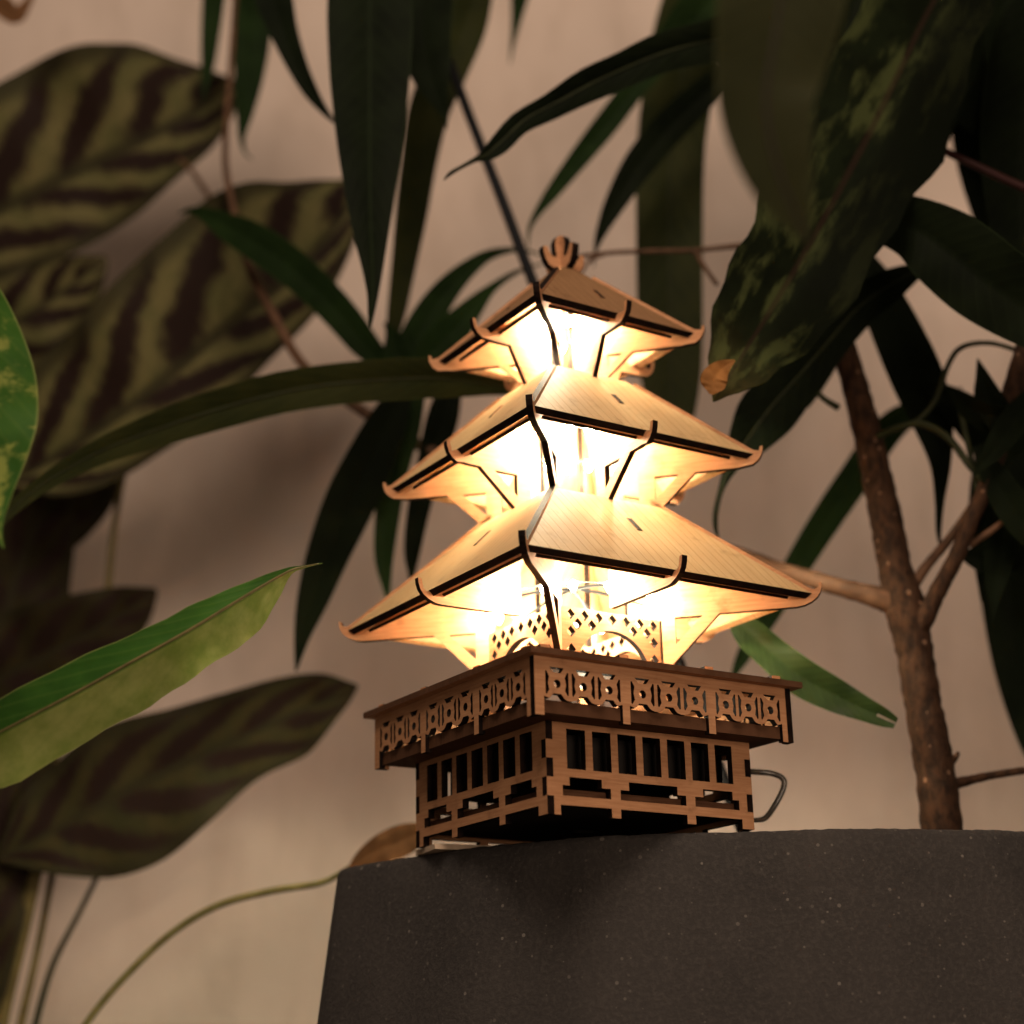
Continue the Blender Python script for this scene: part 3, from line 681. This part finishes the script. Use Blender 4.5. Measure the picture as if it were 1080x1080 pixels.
LC([(60, 505, 4), (45, 540, 36), (20, 600, 55), (0, 670, 60), (-20, 740, 50), (-40, 800, 4)], 4.2, 4.2, CALAD, seed=46)
LC([(60, 780, 4), (30, 830, 30), (0, 900, 40), (-20, 980, 42), (-30, 1060, 30), (-40, 1120, 4)], 3.4, 3.4, CALAD, seed=47)
LC([(150, 420, 4), (110, 450, 45), (60, 500, 65), (10, 550, 65), (-40, 600, 40), (-80, 630, 4)], 4.4, 4.4, CALAD, seed=48)
def stk(pts, mat=STALK): return ptube('stalk', pts, mat, cal, sides=8)
def down(px, py, y, w):
    p = at(px, py, y); dd = w*(p-cam_loc).dot(fwd)/F
    return p, dd
def stalk_to_floor(pts, mat=STALK):
    o = []
    for x, y, d, w in pts:
        p = at(x, y, d); o.append((*p, w*(p-cam_loc).dot(fwd)/F))
    (x1, y1, d1, w1), (x2, y2, d2, w2) = pts[-2:]
    for q_ in (1, 2):
        p = at(x2+(x2-x1)*q_*.8, y2+(y2-y1)*q_, d2); o.append((*p, o[-1][3]))
    o.append((p.x, cb.y, -4.99, o[-1][3]))
    tube('stalk', o, mat, cal, sides=8)
stalk_to_floor([(60, 800, 3.45, 5), (52, 850, 3.5, 6), (40, 910, 3.5, 7), (24, 980, 3.55, 8), (5, 1060, 3.6, 8)])
stalk_to_floor([(112, 905, 3.6, 3), (85, 960, 3.6, 3), (55, 1020, 3.6, 3.5), (35, 1090, 3.6, 4)], GTWIG)
stalk_to_floor([(12, 880, 3.5, 4), (8, 930, 3.5, 5), (0, 1000, 3.5, 6), (-5, 1070, 3.6, 6)])
stalk_to_floor([(130, 500, 4.0, 3.5), (120, 560, 4.0, 3.5), (112, 640, 4.0, 4), (100, 730, 4.0, 4), (70, 850, 3.95, 4), (40, 1000, 3.8, 4), (20, 1090, 3.7, 5)])
stk([(189, 168, 3.85, 2), (202, 180, 3.8, 2.6), (212, 195, 3.7, 2.8), (222, 212, 3.6, 2.8), (262, 300, 3.55, 2.6), (240, 345, 3.45, 2)], TWIG)

# ------------------------------------------------------------------ pale green foreground plant (left edge)
fb = at(-190, 1100, -1.0); fb.z = -4.99
dum = empty('dumb_cane_plant', fb, 'bright pale green variegated leaves reaching in from the left edge in front', 'plant')
leaf(dum, [(-75, 240, 10), (-45, 290, 28), (-26, 345, 42), (-20, 400, 56), (-20, 450, 57), (-18, 495, 43), (-12, 535, 22), (-4, 560, 7), (4, 578, .6)], -2.2, -2.4, PALE, seed=51, fold=.2, midrib=STALK)
leaf(dum, [(340, 594, .4, .4), (320, 598, 1.6, 1.6), (306, 602, 4, 5), (286, 613, 9, 22), (255, 631, 15, 39), (218, 654, 21, 43), (178, 677, 24, 47), (130, 703, 28, 50), (70, 736, 32, 52), (0, 772, 32, 56), (-60, 804, 30, 42), (-110, 830, 20, 30)], -1.0, -1.6, PALEH, seed=52, fold=-.75, roll=-.1, wave=.17, ragged=.025, midrib=STALK)
p1, p2 = at(-75, 240, -2.2), at(-110, 830, -1.6)
tube('stalk', [(*p1, .03), (p1.x-.5, p1.y, p1.z-.6, .04), (fb.x-.1, fb.y, fb.z+3.5, .06), (fb.x, fb.y, -4.98, .08)], STALK, dum)
tube('stalk', [(*p2, .03), (p2.x-.3, p2.y+.2, p2.z-.3, .04), (fb.x-.05, fb.y, fb.z+2.5, .06), (fb.x+.05, fb.y, -4.98, .08)], STALK, dum)

# ------------------------------------------------------------------ mottled plant at the upper right
ab = Vector((3.25, 1.2, -.12))
agl = empty('chinese_evergreen_plant', ab, 'broad mottled dark green leaves hanging into the upper right in front of the tree', 'plant')
leaf(agl, [(1035, -90, 25), (1005, -35, 50), (975, 20, 62), (945, 82, 72), (912, 150, 76), (876, 218, 72), (838, 285, 66), (806, 338, 56), (781, 378, 40), (766, 402, 22), (757, 416, 9), (752, 424, .6)], .1, -.35, MOTT, seed=61, fold=.3, wave=.14, ragged=.05)
leaf(agl, [(775, 380, 1), (762, 388, 9), (754, 398, 14), (752, 408, 12), (750, 416, 2)], -.42, -.40, DRYL, seed=63, fold=.3, wave=.15, label='curled brown dried leaf tip')
leaf(agl, [(836, -110, 30), (830, -50, 62), (822, 10, 66), (812, 70, 57), (808, 110, 50), (814, 155, 42), (826, 195, 32), (840, 228, 18), (850, 250, 6), (856, 262, .6)], -4.6, -4.6, OLIVE, seed=62, fold=.2, midrib=RIBD)
pa = at(1035, -90, .1); pb = at(836, -110, -4.6)
tube('stalk', [(*pa, .03), (pa.x+.5, pa.y+.2, pa.z+.1, .035), (3.75, .6, 3.6, .045), (3.95, 1.1, 1.5, .06), (3.25, 1.2, -.15, .07)], STALK, agl)
tube('stalk', [(*pb, .02), (pb.x+.5, pb.y+.5, pb.z+.75, .03), (2.9, -1.5, 5.0, .04), (3.9, .5, 3.4, .05), (4.0, 1.0, 1.5, .06), (3.27, 1.22, -.15, .07)], STALK, agl)
ptube('stalk', [(950, 132, .5, 3), (990, 156, .45, 4), (1030, 175, .4, 4), (1080, 198, .4, 4.5), (1150, 225, .4, 5), (1230, 330, .5, 6)], plain('red_stalk', (.025, .008, .007), .5), agl)

# ------------------------------------------------------------------ trailing tendril over the planter's back edge
tb = at(372, 912, 1.9)
tr = empty('trailing_vine', tb, 'thin green runner with a brown dried leaf behind the planter rim at left', 'plant')
ptube('runner', [(60, 1130, 2.2, 3.8), (92, 1078, 2.2, 3.8), (130, 1032, 2.2, 3.8), (180, 985, 2.15, 3.8), (230, 955, 2.1, 3.8), (285, 940, 2.05, 3.8), (335, 932, 2.0, 3.4), (358, 922, 1.95, 3), (376, 910, 1.9, 3)], RUN, tr, n=60)
leaf(tr, [(366, 920, 1), (380, 907, 8), (398, 897, 14), (420, 888, 17), (440, 880, 13), (462, 872, 1)], 1.9, 1.7, DRY, seed=71)

# ------------------------------------------------------------------ light: dim warm room lamp + low ambient
w = bpy.data.worlds.new('World'); sc.world = w; w.use_nodes = True
bg = w.node_tree.nodes['Background']; bg.inputs[0].default_value = (1, .78, .62, 1); bg.inputs[1].default_value = .055
def area(name, loc, target, size, power, col):
    l = bpy.data.lights.new(name, 'AREA'); l.shape = 'DISK'; l.size = size; l.energy = power; l.color = col
    o = bpy.data.objects.new(name, l); COL.objects.link(o); o.location = loc
    o.rotation_euler = (Vector(target)-Vector(loc)).to_track_quat('-Z', 'Y').to_euler(); return o
area('room_lamp', (-.8, -7.6, 9.8), (0, 3, 1.5), 6.5, 1080, (1, .78, .61))
area('low_room_lamp', (5.0, -13, 1.0), (0, 1, 1), 6.0, 720, (1, .74, .55))

sc.render.engine = 'CYCLES'
sc.cycles.use_denoising = True
sc.cycles.max_bounces = 8
sc.cycles.sample_clamp_indirect = 12
sc.view_settings.view_transform = 'Standard'; sc.view_settings.look = 'None'; sc.view_settings.exposure = 0
